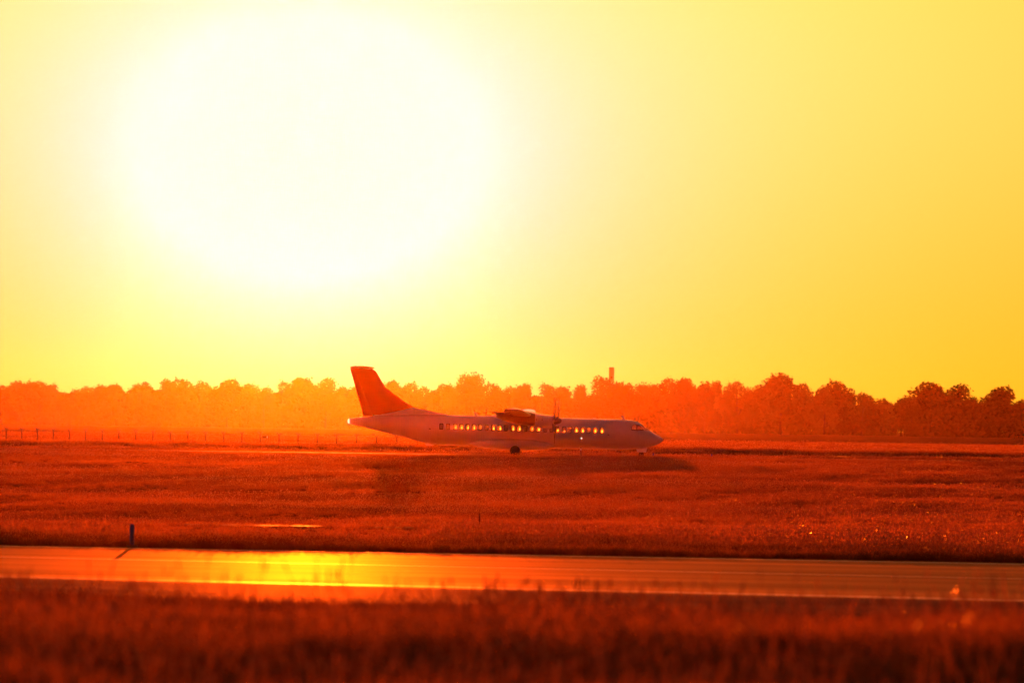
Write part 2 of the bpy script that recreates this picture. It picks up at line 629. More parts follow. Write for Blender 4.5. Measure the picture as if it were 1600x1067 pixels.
FUS = [(0.0, 1.66, 1.62, 0.02), (0.06, 1.77, 1.52, 0.14), (0.25, 1.93, 1.37, 0.35), (0.6, 2.12, 1.19, 0.6), (1.1, 2.43, 1.0, 0.87),
       (1.45, 2.69, 0.9, 1.0), (1.8, 2.94, 0.84, 1.1), (2.25, 3.16, 0.79, 1.21), (2.8, 3.28, 0.74, 1.29), (3.5, 3.32, 0.72, 1.34),
       (4.5, 3.33, 0.70, 1.37), (18.5, 3.33, 0.70, 1.37), (19.2, 3.33, 0.725, 1.36), (20.3, 3.33, 0.82, 1.30), (21.4, 3.32, 1.09, 1.18),
       (23.2, 3.24, 1.51, 0.88), (24.5, 3.14, 1.81, 0.63), (25.8, 3.0, 2.09, 0.41), (26.8, 2.86, 2.31, 0.25), (27.05, 2.81, 2.37, 0.21)]
f_top = pchip([a[0] for a in FUS], [a[1] for a in FUS])
f_bot = pchip([a[0] for a in FUS], [a[2] for a in FUS])
f_wid = pchip([a[0] for a in FUS], [a[3] for a in FUS])


def surf(s, phi, side=-1, off=0.0):
    """point of the hull; phi from the horizontal, side -1 is the right-hand side"""
    t, b, w = f_top(s), f_bot(s), f_wid(s)
    zc, h = (t + b) / 2, (t - b) / 2
    c, sn = math.cos(phi), math.sin(phi)
    nn = Vector((0, side * c * h, sn * w)).normalized()
    return Vector((S0 - s, side * w * c, zc + h * sn)) + nn * off


def phi_of(s, z):
    t, b = f_top(s), f_bot(s)
    return math.asin(max(-0.999, min(0.999, (z - (t + b) / 2) / ((t - b) / 2))))


WIN_PX = [690.6, 701.0, 712.0, 721.4, 731.0, 741.0, 750.5, 760.8, 771.0, 781.3, 791.2, 801.7, 811.6, 821.5, 831.2, 841.7, 852.4, 862.0, 871.0,
          881.4, 890.6, 900.2, 910.0, 919.6, 929.6, 940.0]
WIN_S = [(NOSE_PX - p) / MPX + 0.02 for p in WIN_PX]
WZ, WHW, WHH = 2.33, 0.150, 0.235
P_LO, P_HI = phi_of(10, WZ - WHH), phi_of(10, WZ + WHH)

# cockpit glazing: outlines in (station, height)
CW = [[(987.3, 672.0), (987.0, 668.4), (989.6, 665.0), (993.2, 664.8), (993.2, 672.4)],
      [(995.4, 672.8), (995.4, 665.6), (998.4, 665.6), (1003.8, 672.4)],
      [(1002.2, 665.4), (1005.2, 665.6), (1012.0, 671.8), (1007.8, 672.0)]]
CWSZ = [[sz(*p) for p in poly] for poly in CW]
CWP = [[(s, phi_of(s, z)) for s, z in poly] for poly in CWSZ]


def inside(p, poly):
    c = False
    for i in range(len(poly)):
        (x1, y1), (x2, y2) = poly[i], poly[i - 1]
        if (y1 > p[1]) != (y2 > p[1]) and p[0] < (x2 - x1) * (p[1] - y1) / (y2 - y1) + x1:
            c = not c
    return c


def scaled(poly, k):
    cx = sum(p[0] for p in poly) / len(poly)
    cy = sum(p[1] for p in poly) / len(poly)
    return [(cx + (p[0] - cx) * k, cy + (p[1] - cy) * k) for p in poly]


st = set([round(a[0], 4) for a in FUS])
for s in WIN_S:
    st.add(round(s - WHW, 4))
    st.add(round(s + WHW, 4))
st |= set(np.round(np.arange(0.9, 3.2, 0.04), 4)) | set(np.round(np.arange(3.3, 4.6, 0.2), 4)) | set(np.round(np.arange(18.9, 27.0, 0.3), 4))
st |= {0.02, 0.12, 0.18, 0.34, 0.45, 0.75}
st = sorted(st)
ph = sorted(set([-PI / 2, PI / 2, P_LO, (P_LO + P_HI) / 2, P_HI] + [R(a) for a in (-80, -70, -60, -50, -40, -30, -20, -10, -3)] +
                [R(a) for a in np.arange(27, 80, 3.5)] + [R(84)]))
angs = [(p, -1) for p in ph] + [(p, 1) for p in ph[::-1][1:-1]]
na = len(angs)
fv, ff = [], []
for s in st:
    for p, sd in angs:
        fv.append(surf(s, p, sd))
cwbig = [scaled(q, 1.12) for q in CWP]
for i in range(len(st) - 1):
    sm = (st[i] + st[i + 1]) / 2
    inwin = any(abs(sm - w) < WHW for w in WIN_S)
    for j in range(na):
        k = (j + 1) % na
        pm = (angs[j][0] + angs[k][0]) / 2
        if inwin and P_LO < pm < P_HI:
            continue
        if 0.9 < sm < 3.2 and any(inside((sm, pm), q) for q in cwbig):
            continue
        ff.append((i * na + j, i * na + k, (i + 1) * na + k, (i + 1) * na + j))
ff.append(tuple(range(na)))
fus = link('fuselage', mesh('fuselage', fv, ff), M_white, airplane, True)
bm = bmesh.new()
bm.from_mesh(fus.data)
bmesh.ops.recalc_face_normals(bm, faces=bm.faces)
bm.to_mesh(fus.data)
bm.free()
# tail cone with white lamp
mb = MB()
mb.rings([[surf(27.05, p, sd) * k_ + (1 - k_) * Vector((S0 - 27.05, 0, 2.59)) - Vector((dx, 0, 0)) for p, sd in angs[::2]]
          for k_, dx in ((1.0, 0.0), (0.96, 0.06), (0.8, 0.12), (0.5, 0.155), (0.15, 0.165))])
mb.build('tail_light', M_glow, airplane, True)


def poly_ring(inner, outer_k, n=28):
    cx = sum(p[0] for p in inner) / len(inner)
    cy = sum(p[1] for p in inner) / len(inner)
    pts = []
    per = len(inner)
    for i in range(per):
        a, b = inner[i], inner[(i + 1) % per]
        m_ = max(1, n // per)
        for q in range(m_):
            t = q / m_
            pts.append((a[0] + (b[0] - a[0]) * t, a[1] + (b[1] - a[1]) * t))
    return pts, [(cx + (p[0] - cx) * outer_k, cy + (p[1] - cy) * outer_k) for p in pts], (cx, cy)


def conform_ring(inner, outer, side, s_ref=0.0, off_i=-0.012, off_o=0.012):
    n = len(inner)
    v, f = [], []
    for lst, off in ((inner, off_i), (inner, off_o), (outer, off_o), (outer, -0.004)):
        for (s, p) in lst:
            q = surf(s, p, side, off)
            v.append((q.x + s_ref, q.y, q.z))
    for r in range(3):
        for i in range(n):
            k = (i + 1) % n
            f.append((r * n + i, r * n + k, (r + 1) * n + k, (r + 1) * n + i))
    return v, f


def conform_sheet(inner, side, s_ref=0.0, off=-0.008, steps=(1.0, 0.66, 0.33)):
    cx = sum(p[0] for p in inner) / len(inner)
    cy = sum(p[1] for p in inner) / len(inner)
    n = len(inner)
    v, f = [], []
    for k_ in steps:
        for (s, p) in inner:
            q = surf(cx + (s - cx) * k_, cy + (p - cy) * k_, side, off)
            v.append((q.x + s_ref, q.y, q.z))
    for r in range(len(steps) - 1):
        for i in range(n):
            k = (i + 1) % n
            f.append((r * n + i, r * n + k, (r + 1) * n + k, (r + 1) * n + i))
    f.append(tuple((len(steps) - 1) * n + i for i in range(n)))
    return v, f


def norm_mesh(name, v, f, m, smooth=True):
    me = mesh(name, v, f)
    b = bmesh.new()
    b.from_mesh(me)
    bmesh.ops.recalc_face_normals(b, faces=b.faces)
    b.to_mesh(me)
    b.free()
    me.materials.append(m)
    if smooth:
        me.polygons.foreach_set('use_smooth', [True] * len(me.polygons))
    return me


# cabin windows, both sides, sharing their meshes
SREF = 10.0


def rrect(hw, hh, n=24, e=3.2):
    out_ = []
    pc = (P_LO + P_HI) / 2
    hp = (P_HI - P_LO) / 2 * hh / WHH
    for i in range(n):
        a = 2 * PI * i / n
        ca, sa = math.cos(a), math.sin(a)
        out_.append((SREF + hw * math.copysign(abs(ca) ** (2 / e), ca), pc + hp * math.copysign(abs(sa) ** (2 / e), sa)))
    return out_


w_in, w_out = rrect(0.115, 0.18), rrect(0.185, 0.275, e=4.5)
pane_me, frame_me = {}, {}
for sd in (-1, 1):
    v, f = conform_ring(w_in, w_out, sd, -(S0 - SREF))
    frame_me[sd] = norm_mesh('window', v, f, M_frame)
    v, f = conform_sheet(w_in, sd, -(S0 - SREF))
    pane_me[sd] = norm_mesh('pane', v, f, M_pane)


def blind_mesh(lo, hi):
    pc = (P_LO + P_HI) / 2
    hp = (P_HI - P_LO) / 2
    q = [(SREF - 0.135, pc + hp * lo), (SREF, pc + hp * lo), (SREF + 0.135, pc + hp * lo), (SREF + 0.135, pc + hp * hi), (SREF, pc + hp * hi), (SREF - 0.135, pc + hp * hi)]
    mb_ = MB()
    a = [surf(s, p, -1, -0.03) + Vector((-(S0 - SREF), 0, 0)) for s, p in q]
    b = [surf(s, p, -1, -0.05) + Vector((-(S0 - SREF), 0, 0)) for s, p in q]
    mb_.rings([a, b])
    return norm_mesh('blind', mb_.v, mb_.f, M_shade, False)


BLIND = {0: (-1, 1), 1: (-1, 1), 6: (-1, -0.1), 7: (-1, 0.3), 10: (-1, 0.45), 13: (-1, 1), 14: (-1, -0.35), 16: (-1, 0.5), 17: (-1, 1), 19: (-0.45, 1),
         20: (-1, 0.35), 23: (-1, 0.2), 15: (-1, -0.6), 18: (0.5, 1), 22: (0.6, 1)}
bl_cache = {}
for i, s in enumerate(WIN_S):
    for sd in (-1, 1):
        w = bpy.data.objects.new('window', frame_me[sd])
        C.objects.link(w)
        w.parent = airplane
        w.location = (S0 - s, 0, 0)
        p = bpy.data.objects.new('pane', pane_me[sd])
        C.objects.link(p)
        p.parent = w
        if sd == -1 and i in BLIND:
            key = BLIND[i]
            if key not in bl_cache:
                bl_cache[key] = blind_mesh(*key)
            bo = bpy.data.objects.new('blind', bl_cache[key])
            C.objects.link(bo)
            bo.parent = w

for poly in CWP:
    inn, outr, _c = poly_ring(poly, 1.34)
    for sd in (-1, 1):
        v, f = conform_ring(inn, outr, sd)
        fr = bpy.data.objects.new('cockpit_window', norm_mesh('cockpit_window', v, f, M_frame))
        C.objects.link(fr)
        fr.parent = airplane
        v, f = conform_sheet(inn, sd)
        p = bpy.data.objects.new('pane', norm_mesh('pane', v, f, M_pane))
        C.objects.link(p)
        p.parent = fr


def hull_panel(name, s0, s1, z0, z1, side, m, off=0.008, parent=airplane):
    nS, nP = 6, 8
    sm = (s0 + s1) / 2
    p0, p1 = phi_of(sm, z0), phi_of(sm, z1)
    loop = [(s0 + (s1 - s0) * i / nS, p0) for i in range(nS)] + [(s1, p0 + (p1 - p0) * i / nP) for i in range(nP)] + \
           [(s1 + (s0 - s1) * i / nS, p1) for i in range(nS)] + [(s0, p1 + (p0 - p1) * i / nP) for i in range(nP)]
    v, f = conform_sheet(loop, side, 0.0, off, (1.0, 0.995, 0.6, 0.3))
    b = len(loop)
    for i in range(b):                       # outer rim sinks into the hull
        q = surf(loop[i][0], loop[i][1], side, -0.01)
        v[i] = (q.x, q.y, q.z)
    return link(name, norm_mesh(name, v, f, m, False), None, parent)


for sd in (-1, 1):
    d = hull_panel('door', 19.35, 20.15, 1.55, 3.0, sd, M_white)
    hull_panel('handle', 19.95, 20.11, 2.08, 2.15, sd, M_frame, 0.02, d)
    d = hull_panel('cargo_door', 3.75, 4.85, 1.35, 2.75, sd, M_white)
    hull_panel('handle', 4.6, 4.75, 1.95, 2.01, sd, M_frame, 0.02, d)


# lifting surfaces -----------------------------------------------------------
def foil(c0, c1, tc, n=14, rev=False):
    """closed outline (chordwise, thickness) of a foil between two chord fractions"""
    def th(x):
        x = max(0.0, min(1.0, x))
        return 5 * tc * (0.2969 * math.sqrt(x) - 0.126 * x - 0.3516 * x * x + 0.2843 * x ** 3 - 0.1015 * x ** 4) + 0.002
    xs = [c0 + (c1 - c0) * (1 - math.cos(PI * i / n)) / 2 for i in range(n + 1)]
    up = [(x, th(x) * 1.15 + 0.02 * math.sin(PI * x)) for x in xs]
    dn = [(x, -th(x) * 0.85 + 0.02 * math.sin(PI * x)) for x in xs[::-1]]
    return up + dn


def loft_h(name, secs, c0, c1, m, parent=airplane):
    """secs: (y, s_le, chord, z, thickness ratio)"""
    mb_ = MB()
    rings = []
    for y, sle, ch, z, tc in secs:
        rings.append([(S0 - (sle + ch * a), y, z + ch * b) for a, b in foil(c0, c1, tc)])
    mb_.rings(rings)
    return mb_.build(name, m, parent, auto=True)


def wz(y):
    return 3.46 + max(0, abs(y) - 4.0) * math.tan(R(2.6))


def wing_sec(y):
    a = abs(y)
    t = max(0, (a - 4.4) / (13.5 - 4.4))
    return (y, 11.2 + 0.42 * t, 2.36 - 0.85 * t, wz(y), 0.18 - 0.05 * t)


for sd in (-1, 1):
    secs = [wing_sec(sd * y) for y in (0.0, 2.0, 4.4, 7, 10, 13.0)]
    tipy = sd * 13.5
    ts = wing_sec(tipy)
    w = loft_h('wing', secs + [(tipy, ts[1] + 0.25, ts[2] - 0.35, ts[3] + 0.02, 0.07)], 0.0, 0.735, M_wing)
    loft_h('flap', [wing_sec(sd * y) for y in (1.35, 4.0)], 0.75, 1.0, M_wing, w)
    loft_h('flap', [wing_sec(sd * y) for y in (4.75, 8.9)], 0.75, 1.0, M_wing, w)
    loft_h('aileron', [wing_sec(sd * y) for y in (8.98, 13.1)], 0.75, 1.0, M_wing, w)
    for y in (2.4, 6.3, 8.4, 10.9):
        q = wing_sec(sd * y)
        mb = MB()
        rings = []
        for s_, r_, dz in ((12.7, 0.03, -0.16), (13.0, 0.10, -0.22), (13.5, 0.12, -0.22), (13.9, 0.09, -0.14), (14.15, 0.02, -0.08)):
            rings.append([(S0 - s_, sd * y + r_ * 0.6 * math.cos(a), q[3] + dz + r_ * math.sin(a)) for a in np.arange(0, 2 * PI, PI / 5)])
        mb.rings(rings)
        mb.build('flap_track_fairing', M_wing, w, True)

# fairing over the wing centre
mb = MB()
rings = []
for s_, hw, zt in ((10.1, 0.3, 3.33), (10.5, 0.75, 3.52), (11.0, 1.0, 3.72), (11.6, 1.1, 3.86), (12.4, 1.12, 3.86), (13.3, 1.05, 3.74), (14.2, 0.8, 3.55), (15.0, 0.3, 3.34)):
    zb = 2.9
    rings.append([(S0 - s_, hw * math.cos(a), zb + (zt - zb) * max(0.0, math.sin(a)) ** 0.8) for a in np.linspace(0, PI, 15)])
mb.rings(rings)
mb.build('wing_fairing', M_white, airplane, True)

# fin, rudder, dorsal fillet --------------------------------------------------
f_le = pchip([2.95, 3.2, 3.5, 3.88, 3.89], [25.3, 24.1, 22.95, 21.52, 21.5])
LE = [(3.0, 25.15), (3.2, 24.15), (3.5, 22.95), (3.72, 22.1), (3.9, 21.45), (4.06, 21.75), (4.26, 22.16), (4.8, 22.95), (5.55, 24.0), (6.2, 24.42), (6.93, 24.87), (7.2, 25.35)]


def te(z):
    return 25.83 + (z - 2.98) / (7.35 - 2.98) * 1.36


def vfoil(name, secs, c0, c1, m, hinge=None):
    mb_ = MB()
    rings = []
    for z, a, b, tt in secs:
        if hinge is not None:
            h = te(z) - hinge(z)
            a, b = (a, h) if c0 == 0 else (h + 0.003, b)
        ch = b - a
        n = 9
        pts = []
        for i in range(n + 1):
            x = (1 - math.cos(PI * i / n)) / 2
            wprof = (math.sin(PI * min(x, 0.999)) ** 0.7 if hinge is None else
                     ((x ** 0.6) if c0 == 0 else (1 - x) ** 0.9))
            pts.append((x, max(0.012, tt * wprof)))
        loop = [(S0 - (a + ch * x), y, z) for x, y in pts] + [(S0 - (a + ch * x), -y, z) for x, y in pts[::-1]]
        rings.append(loop)
    mb_.rings(rings)
    return mb_.build(name, m, airplane, auto=True)


hg = lambda z: 0.36 + (7.35 - z) * 0.11
fin_secs = [(z, s_, te(z), 0.10 + 0.06 * (7.35 - z) / 4) for z, s_ in LE if z >= 3.2]
fin = vfoil('fin', fin_secs, 0, 0.7, M_red, hg)
rud = vfoil('rudder', [(z, 0, te(z), 0.09 + 0.05 * (7.35 - z) / 4) for z in (3.05, 4.0, 5.0, 6.0, 7.1)], 0.7, 1, M_red, hg)
tag(fin, 'dark red tail fin')
tag(rud, 'dark red rudder')
vfoil('dorsal_fillet', [(3.0, 18.4, 25.6, 0.42), (3.2, 18.3, 24.8, 0.33), (3.36, 18.6, 24.0, 0.25), (3.5, 19.35, 23.2, 0.2), (3.65, 20.2, 22.6, 0.16),
                        (3.8, 21.0, 22.0, 0.12), (3.9, 21.42, 21.6, 0.06)], 0, 1, M_white)
# tailplane on top of the fin
for sd in (-1, 1):
    hs_ = [(0.0, 25.15, 1.98, 7.20, 0.12), (sd * 1.8, 25.25, 1.6, 7.22, 0.11), (sd * 3.5, 25.5, 1.2, 7.24, 0.10), (sd * 3.68, 25.75, 0.8, 7.24, 0.06)]
    t_ = loft_h('tailplane', hs_, 0.0, 0.66, M_red)
    loft_h('elevator', hs_[:3], 0.68, 1.0, M_red, t_)
mb = MB()
mb.rings([[(S0 - s_, hw * math.cos(a), 7.22 + hz * math.sin(a)) for a in np.arange(0, 2 * PI, PI / 6)]
          for s_, hw, hz in ((25.0, 0.03, 0.03), (25.3, 0.13, 0.11), (25.9, 0.18, 0.16), (26.6, 0.15, 0.14), (27.1, 0.06, 0.10))])
mb.build('tail_bullet', M_red, airplane, True)

# engines and propellers --------------------------------------------------------
HUB_Z = 3.07
NAC = [(9.38, 3.42, 2.44, 0.44), (9.46, 3.46, 2.38, 0.50), (9.8, 3.5, 2.36, 0.56), (10.4, 3.56, 2.42, 0.58), (11.0, 3.66, 2.55, 0.58), (11.6, 3.84, 2.62, 0.57),
       (12.3, 3.88, 2.68, 0.54), (13.0, 3.80, 2.82, 0.47), (13.6, 3.66, 2.98, 0.36), (14.05, 3.5, 3.14, 0.2), (14.2, 3.42, 3.24, 0.08)]
for sd in (-1, 1):
    yE = sd * 4.05
    mb = MB()
    rings = []
    for s_, t_, b_, w_ in NAC:
        rg = []
        for a in np.arange(0, 2 * PI, PI / 12):
            ca, sa = math.cos(a), math.sin(a)
            ex = 2 / 2.6
            rg.append((S0 - s_, yE + w_ * math.copysign(abs(ca) ** ex, ca), (t_ + b_) / 2 + (t_ - b_) / 2 * math.copysign(abs(sa) ** ex, sa)))
        rings.append(rg)
    mb.rings(rings)
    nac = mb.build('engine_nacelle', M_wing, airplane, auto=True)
    # pale cowling over the front half
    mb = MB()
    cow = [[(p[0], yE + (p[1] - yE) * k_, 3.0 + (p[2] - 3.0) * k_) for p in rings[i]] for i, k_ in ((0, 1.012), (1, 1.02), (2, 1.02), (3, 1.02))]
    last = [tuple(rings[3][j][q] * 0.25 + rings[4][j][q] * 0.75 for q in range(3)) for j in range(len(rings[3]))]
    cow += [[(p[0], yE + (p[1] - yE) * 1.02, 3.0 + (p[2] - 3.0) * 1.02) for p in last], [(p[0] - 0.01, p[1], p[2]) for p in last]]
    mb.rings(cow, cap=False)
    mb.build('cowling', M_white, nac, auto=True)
    # air intake under the spinner
    mb = MB()
    mb.rings([[(S0 - s_, yE + w_ * math.cos(a), 2.60 + h_ * math.sin(a)) for a in np.arange(0, 2 * PI, PI / 8)]
              for s_, w_, h_ in ((9.45, 0.34, 0.155), (9.33, 0.35, 0.165), (9.31, 0.31, 0.13), (9.36, 0.28, 0.11))])
    mb.build('intake', M_dark, nac, True)
    mb = MB()
    mb.tube([(S0 - 12.6, yE + sd * -0.42, 3.15), (S0 - 13.3, yE + sd * -0.46, 3.15), (S0 - 13.75, yE + sd * -0.50, 3.13)], [0.2, 0.2, 0.17], 14)
    mb.build('exhaust', M_dark, nac, True)
    for s_ in (10.25, 10.75):
        mb = MB()
        mb.lathe([(0.05, -0.02), (0.05, 0.02)], 'y', 10, (S0 - s_, yE + sd * 0.575, 3.12))
        mb.build('vent', M_frame, nac)
    # spinner and six blades
    mb = MB()
    mb.lathe([(0.30, 0.0), (0.335, 0.12), (0.33, 0.3), (0.29, 0.48), (0.21, 0.66), (0.11, 0.78), (0.02, 0.82)], 'x', 20, (S0 - 9.40, yE, HUB_Z))
    prop = mb.build('propeller', M_prop, airplane, auto=True)
    # one blade, along +z from the hub
    bl = MB()
    rings = []
    for r_, ch, tw in ((0.18, 0.14, 60), (0.4, 0.2, 42), (0.7, 0.27, 30), (1.1, 0.3, 21), (1.5, 0.28, 15), (1.8, 0.21, 12), (1.93, 0.12, 10), (1.965, 0.05, 10)):
        rg = []
        ct, sn = math.cos(R(tw)), math.sin(R(tw))
        th = 0.02 + 0.06 * max(0, (0.7 - r_))
        for a in np.arange(0, 2 * PI, PI / 5):
            u, v_ = ch / 2 * math.cos(a), th * math.sin(a)
            rg.append((u * sn + v_ * ct, u * ct - v_ * sn, r_))
        rings.append(rg)
    bl.rings(rings)
    bme = None
    for k in range(6):
        if bme is None:
            b_ob = bl.build('blade', M_prop, prop, True)
            bme = b_ob.data
        else:
            b_ob = bpy.data.objects.new('blade', bme)
            C.objects.link(b_ob)
            b_ob.parent = prop
        b_ob.location = (S0 - 9.2, yE, HUB_Z)
        b_ob.rotation_euler = (R(60 * k + (4 if sd < 0 else 17)), 0, 0)

# landing gear ----------------------------------------------------------------
mb = MB()
rings = []
for s_, hw, zt, zb in ((9.15, 0.5, 1.0, 0.86), (9.5, 1.0, 1.14, 0.74), (10.2, 1.5, 1.34, 0.56), (11.2, 1.76, 1.48, 0.42), (12.5, 1.82, 1.52, 0.36), (13.8, 1.78, 1.5, 0.38),
                       (15.0, 1.6, 1.42, 0.5), (16.0, 1.3, 1.26, 0.62), (16.6, 0.95, 1.1, 0.74), (16.9, 0.5, 0.98, 0.84)):
    rg = []
    for a in np.arange(0, 2 * PI, PI / 14):
        ca, sa = math.cos(a), math.sin(a)
        rg.append((S0 - s_, hw * math.copysign(abs(ca) ** 0.75, ca), (zt + zb) / 2 + (zt - zb) / 2 * math.copysign(abs(sa) ** 0.85, sa)))
    rings.append(rg)
mb.rings(rings)
fair = mb.build('landing_gear_fairing', M_white, airplane, True)
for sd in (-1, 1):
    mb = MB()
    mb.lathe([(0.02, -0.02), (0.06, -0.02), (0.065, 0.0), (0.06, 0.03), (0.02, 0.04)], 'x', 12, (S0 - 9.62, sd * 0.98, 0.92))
    mb.build('fairing_glint', M_glow, fair, True)  # glowing disc added in place of a sun glint on the fairing


def wheel(parent, x, y, r_, w_, zc):
    mb_ = MB()
    mb_.lathe([(r_ * 0.5, -w_ / 2), (r_ * 0.86, -w_ / 2), (r_ * 0.97, -w_ * 0.34), (r_, -w_ * 0.12), (r_, w_ * 0.12), (r_ * 0.97, w_ * 0.34), (r_ * 0.86, w_ / 2), (r_ * 0.5, w_ / 2)], 'y', 26, (x, y, zc))
    mb_.build('tyre', M_rubber, parent, auto=True)
    mb_ = MB()
    mb_.lathe([(0.03, -w_ * 0.46), (r_ * 0.3, -w_ * 0.42), (r_ * 0.5, -w_ * 0.36), (r_ * 0.51, w_ * 0.36), (r_ * 0.3, w_ * 0.42), (0.03, w_ * 0.46)], 'y', 20, (x, y, zc))
    mb_.build('rim', M_steel, parent, auto=True)


for sd in (-1, 1):
    mb = MB()
    mb.tube([(0.35, sd * 1.35, 0.95), (0.1, sd * 1.8, 0.6), (-0.08, sd * 1.95, 0.43)], [0.09, 0.085, 0.07], 10)
    mb.tube([(-0.08, sd * 1.68, 0.43), (-0.08, sd * 2.24, 0.43)], 0.05, 8)
    leg = mb.build('landing_gear', M_grey, airplane, True)
    wheel(leg, -0.08, sd * 1.79, 0.43, 0.24, 0.43)
    wheel(leg, -0.08, sd * 2.13, 0.43, 0.24, 0.43)
XN = S0 - 1.85
NZ = 0.13
mb = MB()
mb.tube([(XN + 0.06, 0, 0.95), (XN + 0.03, 0, 0.6), (XN, 0, NZ + 0.23)], [0.075, 0.065, 0.05], 10)
mb.tube([(XN, -0.2, NZ + 0.23), (XN, 0.2, NZ + 0.23)], 0.035, 8)
mb.tube([(XN - 0.55, 0, 0.9), (XN, 0, NZ + 0.42)], 0.03, 6)
nleg = mb.build('nose_gear', M_grey, airplane, True)
wheel(nleg, XN, -0.13, 0.225, 0.15, NZ + 0.225)
wheel(nleg, XN, 0.13, 0.225, 0.15, NZ + 0.225)
for sd in (-1, 1):
    mb = MB()
    mb.add([(XN - 0.45, sd * 0.22, 0.9), (XN + 0.5, sd * 0.22, 0.95), (XN + 0.4, sd * 0.3, 0.55), (XN - 0.35, sd * 0.3, 0.55),
            (XN - 0.45, sd * 0.25, 0.9), (XN + 0.5, sd * 0.25, 0.95), (XN + 0.4, sd * 0.33, 0.55), (XN - 0.35, sd * 0.33, 0.55)],
           [(0, 1, 2, 3), (7, 6, 5, 4), (0, 4, 5, 1), (1, 5, 6, 2), (2, 6, 7, 3), (3, 7, 4, 0)])
    mb.build('gear_door', M_white, nleg)

# aerials, belly fin, bright side dot ------------------------------------------------


def aerial(s_, h_, ch, base):
    mb_ = MB()
    rings_ = []
    for t, c_, dx in ((-0.1, ch * 1.1, 0.0), (0.3, ch * 0.9, 0.04), (0.7, ch * 0.75, 0.1), (1.0, ch * 0.55, 0.15)):
        rings_.append([(S0 - s_ - dx + c_ / 2 * math.cos(a), 0.03 * math.sin(a), base + h_ * t) for a in np.arange(0, 2 * PI, PI / 5)])
    mb_.rings(rings_)
    return mb_.build('aerial', M_grey, airplane, True)


aerial(16.1, 0.34, 0.34, 3.31)
aerial(3.42, 0.36, 0.30, 3.29)
aerial(5.85, 0.06, 0.4, 3.32)
aerial(14.95, 0.05, 0.5, 3.32)
mb = MB()
mb.rings([[(S0 - s_ + 0.0, 0.04 * math.cos(a), z_ + h_ * math.sin(a)) for a in np.arange(0, 2 * PI, PI / 4)]
          for s_, z_, h_ in ((19.5, 0.8, 0.02), (20.0, 0.74, 0.1), (20.35, 0.74, 0.12), (20.5, 0.86, 0.05))])
mb.build('tail_skid', M_grey, airplane, True)
sS, zS = sz(908.6, 685.6)
c0 = surf(sS, phi_of(sS, zS), -1, 0.0)
mb = MB()
mb.lathe([(0.02, -0.03), (0.06, -0.02), (0.062, 0.02), (0.04, 0.04)], 'y', 14, (c0.x, c0.y, c0.z))
mb.build('side_dot', M_glow, airplane, True)  # small glowing disc on the hull side

# ------------------------------------------------------------------ fence
fence = empty('perimeter_fence', (0, 0, 0))
tag(fence, 'long wire perimeter fence with forked posts below the tree line', 'fence')
NF = range(-5, 27)


def fence_pt(n):
    return (-67.4 + 2.463 * n, 760.0 - 4.53 * n)


post_me = None
tops = []
for n in NF:
    x, y = fence_pt(n)
    zg = float(ground_z(x, y))
    zt = 1.46 - 0.008 * n
    tops.append((x, y, zg, zt))
    if post_me is None:
        mb = MB()
        mb.tube([(0, 0, -0.3), (0, 0, 2.2)], 0.09, 6)
        mb.tube([(0, 0, 2.15), (0.26, 0.0, 2.5)], 0.055, 5)
        mb.tube([(0, 0, 2.15), (-0.26, 0.0, 2.5)], 0.055, 5)
        po = mb.build('post', M_galv, fence)
        post_me = po.data
    else:
        po = bpy.data.objects.new('post', post_me)
        C.objects.link(po)
        po.parent = fence
    po.location = (x, y, zt - 2.5)
    po.rotation_euler = (0, 0, R(6 * math.sin(n * 2.1)))
for h in (2.5, 2.18, 1.2, 0.2):
    for dx in ((0.24,) if h > 2.4 else (0.0,)):
        mb = MB()
        mb.tube([(x + dx, y, zt - 2.5 + h - (0.012 if k % 2 else 0)) for k, (x, y, zg, zt) in enumerate(tops)], 0.006, 4)
        mb.build('wire', M_galv, fence)
mb = MB()
a, b = tops[0], tops[-1]
L = math.hypot(b[0] - a[0], b[1] - a[1])
dxy = ((b[0] - a[0]) / L, (b[1] - a[1]) / L)
nw = int(L / 0.14)
for k in range(nw):
    for s_ in (-1, 1):
        t0 = k * 0.14
        t1 = t0 + s_ * 2.0
        if t1 < 0 or t1 > L:
            continue
        zt0 = a[3] + (b[3] - a[3]) * t0 / L
        w = 0.006
        p0 = (a[0] + dxy[0] * t0, a[1] + dxy[1] * t0, zt0 - 2.35)
        p1 = (a[0] + dxy[0] * t1, a[1] + dxy[1] * t1, zt0 - 0.35)
        mb.add([(p0[0] - dxy[0] * w, p0[1] - dxy[1] * w, p0[2]), (p0[0] + dxy[0] * w, p0[1] + dxy[1] * w, p0[2]),
                (p1[0] + dxy[0] * w, p1[1] + dxy[1] * w, p1[2]), (p1[0] - dxy[0] * w, p1[1] - dxy[1] * w, p1[2])], [(0, 1, 2, 3)])
nm = link('wire_mesh', mesh('wire_mesh', mb.v, mb.f), M_galv, fence)
tag(nm, kind='stuff')

# ------------------------------------------------------------------ small airfield furniture
# blue marker post beside the runway
p = hit(206, 851, GZ + 0.1)
mk = empty('marker_post', (p.x, p.y, GZ))
tag(mk, 'blue marker post standing in the grass at the far runway edge', 'marker post')
mb = MB()
mb.lathe([(0.20, -0.1), (0.20, 0.06), (0.17, 0.09), (0.09, 0.10)], 'z', 16)
mb.build('base', M_dark, mk, auto=True)
mb = MB()
mb.lathe([(0.075, 0.08), (0.08, 0.12), (0.078, 0.74), (0.068, 0.79), (0.04, 0.81)], 'z', 16)
mb.build('post', M_blue, mk, auto=True)
mb = MB()
mb.lathe([(0.081, 0.60), (0.083, 0.61), (0.083, 0.70), (0.081, 0.71)], 'z', 16)
mb.build('reflective_band', M_blue, mk)
